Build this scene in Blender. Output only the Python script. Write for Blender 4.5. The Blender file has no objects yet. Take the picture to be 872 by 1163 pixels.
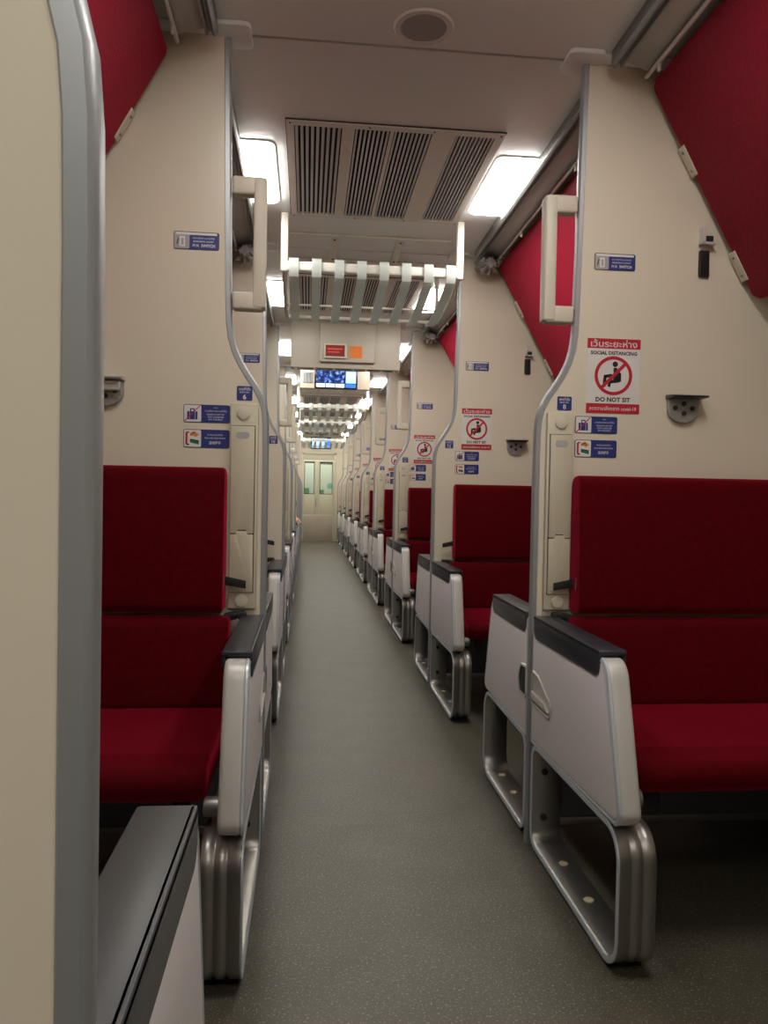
import bpy, bmesh, math, random
from math import sin, cos, pi, radians
from mathutils import Vector, Matrix
random.seed(7)
SC = bpy.context.scene
COL = SC.collection

# ------------------------------------------------------------------ layout
XC = 0.29            # aisle centre line
Y0 = 2.342            # partition with seat number 8 / 6
PITCH = 1.95
HALF = 0.012          # half partition thickness
CEIL = 2.44
WALL = 1.40          # side wall, from aisle centre
def YN(n): return Y0 + n*PITCH

# ------------------------------------------------------------------ materials
MATS = {}
def mat(name, col, rough=.5, metal=0., spec=.5, sheen=0., bump=0., bscale=300., vary=0., vscale=6., coat=0., emit=None, estr=0., vcol=None, bdetail=3):
    m = bpy.data.materials.new(name); m.use_nodes = True
    nt = m.node_tree; p = nt.nodes['Principled BSDF']
    p.inputs['Base Color'].default_value = (*col, 1)
    p.inputs['Roughness'].default_value = rough
    p.inputs['Metallic'].default_value = metal
    p.inputs['Specular IOR Level'].default_value = spec
    if sheen:
        p.inputs['Sheen Weight'].default_value = sheen
        p.inputs['Sheen Roughness'].default_value = .45
        p.inputs['Sheen Tint'].default_value = (.85, .03, .09, 1)
    if coat:
        p.inputs['Coat Weight'].default_value = coat; p.inputs['Coat Roughness'].default_value = .15
    if emit:
        p.inputs['Emission Color'].default_value = (*emit, 1); p.inputs['Emission Strength'].default_value = estr
    if bump or vary:
        tc = nt.nodes.new('ShaderNodeTexCoord')
    if bump:
        n = nt.nodes.new('ShaderNodeTexNoise'); n.inputs['Scale'].default_value = bscale; n.inputs['Detail'].default_value = bdetail
        nt.links.new(tc.outputs['Object'], n.inputs['Vector'])
        b = nt.nodes.new('ShaderNodeBump'); b.inputs['Strength'].default_value = bump; b.inputs['Distance'].default_value = .002
        nt.links.new(n.outputs['Fac'], b.inputs['Height']); nt.links.new(b.outputs['Normal'], p.inputs['Normal'])
    if vary:
        n2 = nt.nodes.new('ShaderNodeTexNoise'); n2.inputs['Scale'].default_value = vscale; n2.inputs['Detail'].default_value = 5
        nt.links.new(tc.outputs['Object'], n2.inputs['Vector'])
        r = nt.nodes.new('ShaderNodeValToRGB')
        r.color_ramp.elements[0].position = .35; r.color_ramp.elements[1].position = .68
        c2 = vcol or tuple(min(1, c*(1+vary)) for c in col)
        r.color_ramp.elements[0].color = (*[c*(1-vary) for c in col], 1); r.color_ramp.elements[1].color = (*c2, 1)
        nt.links.new(n2.outputs['Fac'], r.inputs['Fac']); nt.links.new(r.outputs['Color'], p.inputs['Base Color'])
    MATS[name] = m
    return m
mat('partition_laminate', (.735, .67, .535), .27, spec=.45, bump=.02, bscale=40)
mat('ceiling_paint', (.89, .905, .90), .5, spec=.3)
mat('wall_paint', (.55, .50, .43), .5)
mat('beige_plastic', (.62, .57, .43), .42, spec=.4)
mat('handle_plastic', (.66, .61, .49), .4, spec=.4)
mat('trim_metal', (.40, .42, .43), .42, metal=.55, bump=.05, bscale=60)
mat('steel', (.38, .37, .345), .38, metal=.9, bump=.04, bscale=25)
mat('silver_paint', (.60, .585, .545), .38, metal=.15, spec=.5)
mat('red_cloth', (.085, .0004, .003), .7, spec=.05, sheen=1.0, bump=.45, bscale=420, vary=.12, vscale=60)
mat('red_velour', (.10, .001, .007), .6, spec=.16, sheen=1.0, bump=.6, bscale=180, vary=.25, vscale=70, bdetail=5)
mat('panel_laminate', (.80, .755, .765), .35, spec=.45, bump=.02, bscale=50)
mat('dark_plastic', (.030, .036, .046), .30, spec=.5)
mat('pad_grey', (.075, .078, .08), .34, spec=.5, bump=.05, bscale=200)
mat('black', (.012, .012, .013), .55)
mat('black_rubber', (.010, .010, .010), .8)
mat('cap_cream', (.62, .56, .38), .5)
mat('seam_dark', (.03, .028, .026), .8)
mat('grey_metal', (.34, .345, .33), .4, metal=.7)
mat('cast_grey', (.34, .335, .31), .45, metal=.2)
mat('kick_grey', (.12, .13, .15), .5)
mat('board_beige', (.50, .455, .375), .45)
mat('cover_grey', (.46, .455, .44), .42, metal=.25)
mat('bead', (.58, .64, .70), .35, metal=.3)
mat('casing_shade', (.035, .035, .037), .6)  # near-black stand-in for shade, worn by the added side casings
mat('rail_grey', (.28, .285, .275), .4, metal=.75)
mat('rack_paint', (.76, .74, .65), .38, spec=.45)
mat('rack_slat', (.80, .83, .80), .4, spec=.45)
mat('vent_frame', (.80, .76, .70), .45)
mat('vent_slat', (.60, .62, .63), .45)
mat('vent_dark', (.02, .02, .02), .9)
mat('speaker_grey', (.42, .42, .415), .7, bump=.5, bscale=500)
mat('lamp_glow', (1, 1, 1), .5, emit=(1, .955, .89), estr=33.)
mat('lamp_small', (1, 1, 1), .5, emit=(1, .97, .88), estr=30.)
mat('print_white', (.74, .72, .68), .4)
mat('print_red', (.50, .018, .035), .4)
mat('print_black', (.012, .012, .013), .45)
mat('print_blue', (.022, .035, .20), .35)
mat('print_pale', (.55, .58, .72), .4)
mat('print_orange', (.75, .24, .03), .45)
mat('print_green', (.03, .16, .10), .45)
mat('print_grey', (.38, .38, .37), .45)
mat('door_cream', (.60, .575, .42), .42)
mat('door_wood', (.42, .36, .27), .5, vary=.06, vscale=3)
mat('orange_sign', (.80, .20, .035), .5, emit=(.9, .22, .03), estr=.04)
mat('led_red', (.10, .01, .01), .4, emit=(1, .06, .05), estr=.10)
mat('led_text', (.5, .05, .03), .4, emit=(1, .15, .12), estr=.25)
mat('screen_black', (.005, .005, .006), .2)
mat('screen_blue', (.02, .1, .4), .3, emit=(.04, .25, .95), estr=.9)
mat('screen_pale', (.3, .5, .7), .3, emit=(.45, .72, 1), estr=.95)
mat('screen_white', (.7, .7, .7), .3, emit=(.8, .92, 1), estr=1.0)
mat('skin', (.52, .27, .17), .5)
mat('shirt_taupe', (.24, .20, .16), .8, bump=.3, bscale=200)
mat('shirt_black', (.02, .02, .022), .8)
mat('trousers', (.03, .035, .05), .85)
mat('hair', (.012, .010, .009), .55)
mat('curtain_vinyl', (.33, .32, .30), .3, spec=.6, vary=.3, vscale=30)
mat('teal_soft', (.25, .52, .42), .6)
# television picture
def screen_picture():
    m = bpy.data.materials.new('screen_picture'); m.use_nodes = True; nt = m.node_tree; p = nt.nodes['Principled BSDF']
    tc = nt.nodes.new('ShaderNodeTexCoord'); v = nt.nodes.new('ShaderNodeTexNoise'); v.inputs['Scale'].default_value = 26; v.inputs['Detail'].default_value = 4
    nt.links.new(tc.outputs['Object'], v.inputs['Vector'])
    r = nt.nodes.new('ShaderNodeValToRGB'); e = r.color_ramp.elements
    e[0].position = .40; e[0].color = (.005, .01, .06, 1); e[1].position = .66; e[1].color = (.35, .6, 1, 1)
    k = r.color_ramp.elements.new(.52); k.color = (.02, .06, .35, 1)
    nt.links.new(v.outputs['Fac'], r.inputs['Fac']); nt.links.new(r.outputs['Color'], p.inputs['Emission Color'])
    p.inputs['Base Color'].default_value = (.01, .02, .05, 1); p.inputs['Emission Strength'].default_value = 1.0; p.inputs['Roughness'].default_value = .25
    MATS['screen_picture'] = m
screen_picture()
def slat_mat():
    nt = MATS['rack_slat'].node_tree; p = nt.nodes['Principled BSDF']; o = nt.nodes['Material Output']
    tr = nt.nodes.new('ShaderNodeBsdfTranslucent'); tr.inputs['Color'].default_value = (.85, .9, .87, 1); mx = nt.nodes.new('ShaderNodeMixShader'); mx.inputs['Fac'].default_value = .5
    nt.links.new(p.outputs[0], mx.inputs[1]); nt.links.new(tr.outputs[0], mx.inputs[2]); nt.links.new(mx.outputs[0], o.inputs['Surface'])
slat_mat()
def glass():
    m = bpy.data.materials.new('glass'); m.use_nodes = True; nt = m.node_tree; nt.nodes.clear()
    o = nt.nodes.new('ShaderNodeOutputMaterial'); mx = nt.nodes.new('ShaderNodeMixShader'); t = nt.nodes.new('ShaderNodeBsdfTransparent'); g = nt.nodes.new('ShaderNodeBsdfGlossy')
    t.inputs['Color'].default_value = (.88, .95, .88, 1); g.inputs['Roughness'].default_value = .03; mx.inputs['Fac'].default_value = .08
    nt.links.new(t.outputs[0], mx.inputs[1]); nt.links.new(g.outputs[0], mx.inputs[2]); nt.links.new(mx.outputs[0], o.inputs['Surface'])
    MATS['glass'] = m
glass()
def floor_mat():
    m = bpy.data.materials.new('floor_vinyl'); m.use_nodes = True; nt = m.node_tree; p = nt.nodes['Principled BSDF']; L = nt.links.new
    tc = nt.nodes.new('ShaderNodeTexCoord')
    a = nt.nodes.new('ShaderNodeTexNoise'); a.inputs['Scale'].default_value = 5; a.inputs['Detail'].default_value = 6; L(tc.outputs['Object'], a.inputs['Vector'])
    ra = nt.nodes.new('ShaderNodeValToRGB'); ra.color_ramp.elements[0].position = .3; ra.color_ramp.elements[1].position = .7
    ra.color_ramp.elements[0].color = (.072, .064, .046, 1); ra.color_ramp.elements[1].color = (.095, .086, .062, 1); L(a.outputs['Fac'], ra.inputs['Fac'])
    b = nt.nodes.new('ShaderNodeTexNoise'); b.inputs['Scale'].default_value = 190; b.inputs['Detail'].default_value = 2; L(tc.outputs['Object'], b.inputs['Vector'])
    rb = nt.nodes.new('ShaderNodeValToRGB'); rb.color_ramp.elements[0].position = .60; rb.color_ramp.elements[1].position = .66
    L(b.outputs['Fac'], rb.inputs['Fac'])
    mx = nt.nodes.new('ShaderNodeMix'); mx.data_type = 'RGBA'; L(rb.outputs['Color'], mx.inputs['Factor']); L(ra.outputs['Color'], mx.inputs['A']); mx.inputs['B'].default_value = (.25, .23, .175, 1)
    d = nt.nodes.new('ShaderNodeTexNoise'); d.inputs['Scale'].default_value = 120; d.inputs['Detail'].default_value = 3; L(tc.outputs['Object'], d.inputs['Vector'])
    rd = nt.nodes.new('ShaderNodeValToRGB'); rd.color_ramp.elements[0].position = .60; rd.color_ramp.elements[1].position = .70; L(d.outputs['Fac'], rd.inputs['Fac'])
    m2 = nt.nodes.new('ShaderNodeMix'); m2.data_type = 'RGBA'; L(rd.outputs['Color'], m2.inputs['Factor']); L(mx.outputs['Result'], m2.inputs['A']); m2.inputs['B'].default_value = (.045, .040, .029, 1)
    L(m2.outputs['Result'], p.inputs['Base Color'])
    p.inputs['Roughness'].default_value = .46; p.inputs['Specular IOR Level'].default_value = .5
    bp = nt.nodes.new('ShaderNodeBump'); bp.inputs['Strength'].default_value = .12; bp.inputs['Distance'].default_value = .002; L(b.outputs['Fac'], bp.inputs['Height']); L(bp.outputs['Normal'], p.inputs['Normal'])
    MATS['floor_vinyl'] = m
floor_mat()

# ------------------------------------------------------------------ mesh helpers
def rounded(pts, rad, n=6):
    """round the corners of a 2-D polygon; rad is one radius or one per corner"""
    out = []; N = len(pts)
    for i in range(N):
        p = Vector(pts[i]); a = Vector(pts[i-1]) - p; b = Vector(pts[(i+1) % N]) - p
        r = rad[i] if isinstance(rad, (list, tuple)) else rad
        if r <= 1e-6: out.append((p.x, p.y)); continue
        la, lb = a.length, b.length; a.normalize(); b.normalize()
        ang = a.angle(b); t = r/math.tan(ang/2); t = min(t, la*.49, lb*.49); rr = t*math.tan(ang/2)
        c = p + (a+b).normalized()*(rr/sin(ang/2))
        s = p + a*t - c; e = p + b*t - c
        a0 = math.atan2(s.y, s.x); a1 = math.atan2(e.y, e.x); d = (a1-a0+pi) % (2*pi)-pi
        for k in range(n+1):
            th = a0+d*k/n; out.append((c.x+rr*cos(th), c.y+rr*sin(th)))
    return out

class MB:
    def __init__(s): s.bm = bmesh.new()
    def _take(s, tb, mi, bev=0, seg=2, lim=.5):
        bmesh.ops.recalc_face_normals(tb, faces=tb.faces)
        if bev:
            es = [e for e in tb.edges if len(e.link_faces) == 2 and e.calc_face_angle(0) > lim]
            if es: bmesh.ops.bevel(tb, geom=es, offset=bev, segments=seg, affect='EDGES', profile=.5, clamp_overlap=True)
        for f in tb.faces: f.material_index = mi
        me = bpy.data.meshes.new('t'); tb.to_mesh(me); tb.free(); s.bm.from_mesh(me); bpy.data.meshes.remove(me)
        return s
    def box(s, x0, x1, y0, y1, z0, z1, bev=0, seg=2, mi=0):
        tb = bmesh.new(); bmesh.ops.create_cube(tb, size=1)
        for v in tb.verts: v.co = Vector(((x0+x1)/2+v.co.x*(x1-x0), (y0+y1)/2+v.co.y*(y1-y0), (z0+z1)/2+v.co.z*(z1-z0)))
        return s._take(tb, mi, bev, seg)
    def prism(s, pts, axis, a0, a1, bev=0, seg=2, mi=0):
        tb = bmesh.new()
        def P(p, a): return (a, p[0], p[1]) if axis == 'x' else (p[0], a, p[1]) if axis == 'y' else (p[0], p[1], a)
        A = [tb.verts.new(P(p, a0)) for p in pts]; Bv = [tb.verts.new(P(p, a1)) for p in pts]
        tb.faces.new(A); tb.faces.new(Bv[::-1]); n = len(pts)
        for i in range(n): tb.faces.new((A[i], A[(i+1) % n], Bv[(i+1) % n], Bv[i]))
        return s._take(tb, mi, bev, seg)
    def cyl(s, c, axis, r, h, n=20, bev=0, mi=0, r2=None):
        tb = bmesh.new(); bmesh.ops.create_cone(tb, cap_ends=True, segments=n, radius1=r, radius2=r if r2 is None else r2, depth=h)
        M = Matrix.Identity(3) if axis == 'z' else Matrix.Rotation(pi/2, 3, 'X' if axis == 'y' else 'Y')
        for v in tb.verts: v.co = M @ v.co + Vector(c)
        return s._take(tb, mi, bev)
    def tube(s, path, r, n=8, closed=False, mi=0):
        path = [Vector(p) for p in path]; tb = bmesh.new(); rings = []; N = len(path)
        up = Vector((.137, .21, .97)).normalized()
        for i, p in enumerate(path):
            d = (path[(i+1) % N]-path[i-1]) if closed else (path[min(i+1, N-1)]-path[max(i-1, 0)])
            d.normalize(); a = d.cross(up)
            if a.length < .05: a = d.cross(Vector((1, .2, 0)))
            a.normalize(); b = d.cross(a)
            rings.append([tb.verts.new(p+a*r*cos(2*pi*k/n)+b*r*sin(2*pi*k/n)) for k in range(n)])
        for i in range(N if closed else N-1):
            A, Bq = rings[i], rings[(i+1) % N]
            for k in range(n): tb.faces.new((A[k], A[(k+1) % n], Bq[(k+1) % n], Bq[k]))
        if not closed: tb.faces.new(rings[0][::-1]); tb.faces.new(rings[-1])
        return s._take(tb, mi)
    def sweep2d(s, path, prof, axis, closed=False, mi=0, flip=False):
        """sweep profile [(n, a)] along a 2-D path: n along the path's left normal, a along the axis"""
        tb = bmesh.new(); N = len(path); rings = []
        for i in range(N):
            p = Vector(path[i])
            d0 = Vector(path[i])-Vector(path[i-1]); d1 = Vector(path[(i+1) % N])-Vector(path[i])
            if not closed and i == 0: d0 = d1
            if not closed and i == N-1: d1 = d0
            d0.normalize(); d1.normalize(); n0 = Vector((-d0.y, d0.x)); n1 = Vector((-d1.y, d1.x)); nn = (n0+n1).normalized(); k = 1/max(.3, nn.dot(n0))
            if flip: nn = -nn
            ring = []
            for (o, a) in prof:
                q = p+nn*o*k
                ring.append(tb.verts.new((a, q.x, q.y) if axis == 'x' else (q.x, a, q.y)))
            rings.append(ring)
        m = len(prof)
        for i in range(N if closed else N-1):
            A, Bq = rings[i], rings[(i+1) % N]
            for k in range(m): tb.faces.new((A[k], A[(k+1) % m], Bq[(k+1) % m], Bq[k]))
        if not closed: tb.faces.new(rings[0]); tb.faces.new(rings[-1][::-1])
        return s._take(tb, mi)

def link_mesh(name, bm, mats, parent=None, loc=(0, 0, 0), sharp=38):
    me = bpy.data.meshes.new(name); bm.to_mesh(me); bm.free()
    for m in (mats if isinstance(mats, (list, tuple)) else [mats]): me.materials.append(MATS[m])
    for p in me.polygons: p.use_smooth = True
    me.set_sharp_from_angle(angle=radians(sharp))
    o = bpy.data.objects.new(name, me); COL.objects.link(o)
    if parent is not None: o.parent = parent
    else: o.location = loc
    return o
def tag(o, label=None, cat=None, group=None, kind=None):
    if label: o['label'] = label
    if cat: o['category'] = cat
    if group: o['group'] = group
    if kind: o['kind'] = kind
    return o
def thing(name, label, cat, loc, group=None, kind=None):
    o = bpy.data.objects.new(name, None); COL.objects.link(o); o.location = loc; o.empty_display_size = .1
    return tag(o, label, cat, group, kind)
class Place:
    """local (u outwards from the aisle centre, v away from a partition face, z) -> a thing's own coordinates"""
    def __init__(s, side, face, ou=0, ov=0, n=0, off=HALF):
        s.s, s.t, s.ou, s.ov, s.n, s.off = side, face, ou, ov, n, off
    def loc(s, n=None):
        n = s.n if n is None else n
        return (XC+s.s*s.ou, YN(n)+s.t*(s.off+s.ov), 0)
    def fin(s, name, mb, mats, parent=None, sharp=38):
        bm = mb.bm if isinstance(mb, MB) else mb
        for v in bm.verts: v.co = Vector((s.s*(v.co.x-s.ou), s.t*(v.co.y-s.ov), v.co.z))
        if s.s*s.t < 0: bmesh.ops.reverse_faces(bm, faces=bm.faces)
        return link_mesh(name, bm, mats, parent, s.loc() if parent is None else (0, 0, 0), sharp)
KIDS = {}
def dup(root, loc, label, group=None):
    r = root.copy(); COL.objects.link(r); r.location = loc; r['label'] = label
    if group: r['group'] = group
    for ch in root.children:
        c = ch.copy(); COL.objects.link(c); c.parent = r
        for g in ch.children:
            d = g.copy(); COL.objects.link(d); d.parent = c
    return r
ORD = ['first', 'second', 'third', 'fourth', 'fifth', 'sixth', 'seventh', 'eighth', 'ninth', 'tenth']
SIDE = {1: 'right', -1: 'left'}
def num(s, n): return (8 if s > 0 else 6)+4*n
def place_words(s, n):
    """how one finds the n-th partition of a side"""
    if n == 0: return 'at seat number %d' % num(s, 0)
    if n == 1: return 'at seat number %d' % num(s, 1)
    return '%s along %s side of aisle' % (ORD[n], SIDE[s])

# ------------------------------------------------------------------ the room
def plain(name, mb, m, loc=(0, 0, 0)):
    return tag(link_mesh(name, mb.bm, m, None, loc), kind='structure')
XL, XR = XC-WALL, XC+WALL
YB, YF = -3.4, YN(8)+.03
plain('floor', MB().box(XL-.05, XR+.05, YB, YF+1.6, -.05, 0), 'floor_vinyl')
b = MB()
seams = [YB] + [YN(n) for n in range(-2, 9)] + [YF+1.6]
for i in range(len(seams)-1):
    b.box(XL, XR, seams[i]+.006, seams[i+1]-.006, CEIL, CEIL+.012)
b.box(XL-.05, XR+.05, YB, YF+1.6, CEIL+.02, CEIL+.06, mi=1)
plain('ceiling', b, ['ceiling_paint', 'seam_dark'])
plain('wall_left', MB().box(XL-.05, XL, YB, YF+1.6, 0, CEIL+.02), 'wall_paint')
plain('wall_right', MB().box(XR, XR+.05, YB, YF+1.6, 0, CEIL+.02), 'wall_paint')
plain('shade_casing_left', MB().box(XL+.001, XL+.10, YB+.01, YF-.02, 0.001, .40, .01), 'casing_shade')  # added casings, darken the low walls and the space under the seats
plain('shade_casing_right', MB().box(XR-.10, XR-.001, YB+.01, YF-.02, 0.001, .40, .01), 'casing_shade')
plain('wall_back', MB().box(XL, XR, YB-.05, YB, 0, CEIL+.02), 'wall_paint')
DX0, DX1, DZ = XC-.435, XC+.365, 2.07       # end door opening
b = MB(); b.box(XL, DX0, YF, YF+.05, 0, CEIL); b.box(DX1, XR, YF, YF+.05, 0, CEIL); b.box(DX0, DX1, YF, YF+.05, DZ, CEIL)
plain('wall_front', b, 'partition_laminate')
plain('wall_vestibule', MB().box(XL, XR, YF+1.5, YF+1.6, 0, CEIL), 'ceiling_paint')
# end door
d = thing('door_1', 'cream end door with two glazed leaves closing the aisle', 'door', ((DX0+DX1)/2, YF, 0), kind='structure')
dx = (DX0+DX1)/2
def L(x): return x-dx
b = MB()
b.box(L(DX0), L(DX0)+.055, -.02, .05, 0, DZ, .006); b.box(L(DX1)-.055, L(DX1), -.02, .05, 0, DZ, .006); b.box(L(DX0), L(DX1), -.02, .05, DZ-.05, DZ, .006)
link_mesh('door_frame', b.bm, 'door_cream', d)
b = MB(); b.box(L(DX0)+.055, L(DX1)-.055, .0, .02, 1.89, DZ-.05, .004); link_mesh('transom_panel', b.bm, 'door_cream', d)
b = MB(); x0, x1 = L(DX0)+.06, L(DX1)-.06
p0, p1, p2, p3 = L(-.08), L(.155), L(.28), L(.575)
for (a, c) in ((x0, p0), (p1, L(.213)), (L(.217), p2), (p3, x1)): b.box(a, c, .0, .03, .62, 1.88, .003)
for (a, c) in ((p0, p1), (p2, p3)):
    b.box(a, c, .0, .03, 1.85, 1.88, .003); b.box(a, c, .0, .03, .62, 1.10, .003)
link_mesh('door_leaf', b.bm, 'door_cream', d)
for (a, c) in ((p0, p1), (p2, p3)):
    b = MB(); b.box(a, a+.012, -.006, 0, 1.10, 1.85); b.box(c-.012, c, -.006, 0, 1.10, 1.85); b.box(a, c, -.006, 0, 1.10, 1.112); b.box(a, c, -.006, 0, 1.822, 1.85)
    link_mesh('pane_gasket', b.bm, 'black', d)
    g = link_mesh('pane', MB().box(a, c, .012, .017, 1.10, 1.85).bm, 'glass', d)
link_mesh('kick_panel', MB().box(x0, x1, -.004, .02, .03, .60, .004).bm, 'door_wood', d)
link_mesh('handle', MB().tube([(L(.20), -.002, 1.0), (L(.20), -.04, 1.0), (L(.20), -.04, .84), (L(.20), -.002, .84)], .008).bm, 'grey_metal', d)
st = MB().cyl((0, 0, 0), 'y', .07, .003, 24); o = link_mesh('round_sticker', st.bm, 'teal_soft', None, (.52, YF+.008, 1.29)); tag(o, 'round pale green sticker on the right pane of the end door', 'sticker')
# vestibule things seen through the panes
v = thing('vestibule_lamp', 'bright lamp in the vestibule behind the end door', 'lamp', (.2, YF+.8, CEIL-.03))
link_mesh('lamp_diffuser', MB().cyl((0, 0, .015), 'z', .22, .028, 28, .006).bm, 'lamp_small', v)
for (nm, x, w, h, lab) in (('hanging_cloth', -.02, .13, .30, 'pale green cloth hanging seen through the narrower door pane'), ('hanging_cloth', .36, .10, .26, 'pale green cloth hanging seen through the wider door pane')):
    pts = [(x-w/2+w*i/12, YF+1.44+.018*sin(i*1.7)) for i in range(13)]
    pts = pts+[(p[0], p[1]+.012) for p in pts[::-1]]
    tb = MB().prism(pts, 'z', .95, .95+h); tag(link_mesh(nm, tb.bm, 'teal_soft'), lab, 'cloth')
w = thing('vestibule_window', 'grey framed window far behind the end door', 'window', (.42, YF+1.49, 0))
b = MB(); b.box(-.16, -.12, -.03, 0, .9, 1.9, .004); b.box(.20, .24, -.03, 0, .9, 1.9, .004); b.box(-.12, .20, -.03, 0, 1.86, 1.9, .004); b.box(-.12, .20, -.03, 0, .9, .94, .004)
link_mesh('window_frame', b.bm, 'grey_metal', w); link_mesh('pane', MB().box(-.12, .20, -.012, -.006, .94, 1.86).bm, 'ceiling_paint', w)

# ------------------------------------------------------------------ partitions
EDGE = [(.416, 0), (.416, .6), (.416, 1.22), (.417, 1.285), (.420, 1.325), (.428, 1.358), (.446, 1.395), (.470, 1.430), (.492, 1.465), (.511, 1.505), (.523, 1.545), (.529, 1.59), (.532, 1.66), (.545, CEIL-.004)]
def partition_outline():
    ins = [(p[0]+.006, p[1]) for p in EDGE]
    return ins+[(WALL-.004, CEIL-.004), (WALL-.004, .405), (WALL-.105, .405), (WALL-.105, .075), (.475, .075), (.475, 0.001)]
def make_partition(s, n, foot=True):
    pl = Place(s, 1, .9, 0, n, 0)
    r = thing('berth_partition', '', 'partition', pl.loc(), 'partitions between the berths', 'thing')
    pl.fin('panel', MB().prism(partition_outline(), 'y', -HALF, HALF), 'partition_laminate', r)
    prof = [(.004, -.0145), (-.0085, -.0145), (-.010, -.013), (-.010, .013), (-.0085, .0145), (.004, .0145), (.0068, .0115), (.0085, .006), (.0085, -.006), (.0068, -.0115)]
    pl.fin('edge_trim', MB().sweep2d(EDGE, prof, 'y'), 'trim_metal', r)
    b = MB(); b.box(.480, WALL-.105, -HALF-.004, HALF+.004, .086, .40, .002); pl.fin('kick_panel', b, 'kick_grey', r)
    b = MB(); b.box(.478, WALL-.105, -.022, .022, .06, .085, .004); pl.fin('bottom_rail', b, 'grey_metal', r)
    b = MB(); b.box(.485, WALL-.01, -.055, .055, CEIL-.012, CEIL-.001, .004); b.prism(rounded([(.475, -.075), (.59, -.075), (.59, .05), (.475, .05)], .02), 'z', CEIL-.016, CEIL-.001, .003)
    pl.fin('ceiling_cap', b, 'ceiling_paint', r)
    return r, pl
def part_label(s, n):
    if n < 0: return 'white partition edge close to the camera, filling the photo\'s left border' if s < 0 else 'white partition beside the camera, out of the photo on the right'
    if n == 0: return 'white partition with seat number plate %d' % num(s, 0)
    if n == 1: return 'white partition with seat number plate %d' % num(s, 1)
    return 'white partition, %s along the %s side of the aisle' % (ORD[n], SIDE[s])
for s in (1, -1):
    r, pl = make_partition(s, 0); r['label'] = part_label(s, 0)
    for n in range(-1, 9):
        if n == 0: continue
        q = dup(r, pl.loc(n), part_label(s, n))
        if n < 0: q.location.y += .060

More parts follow.
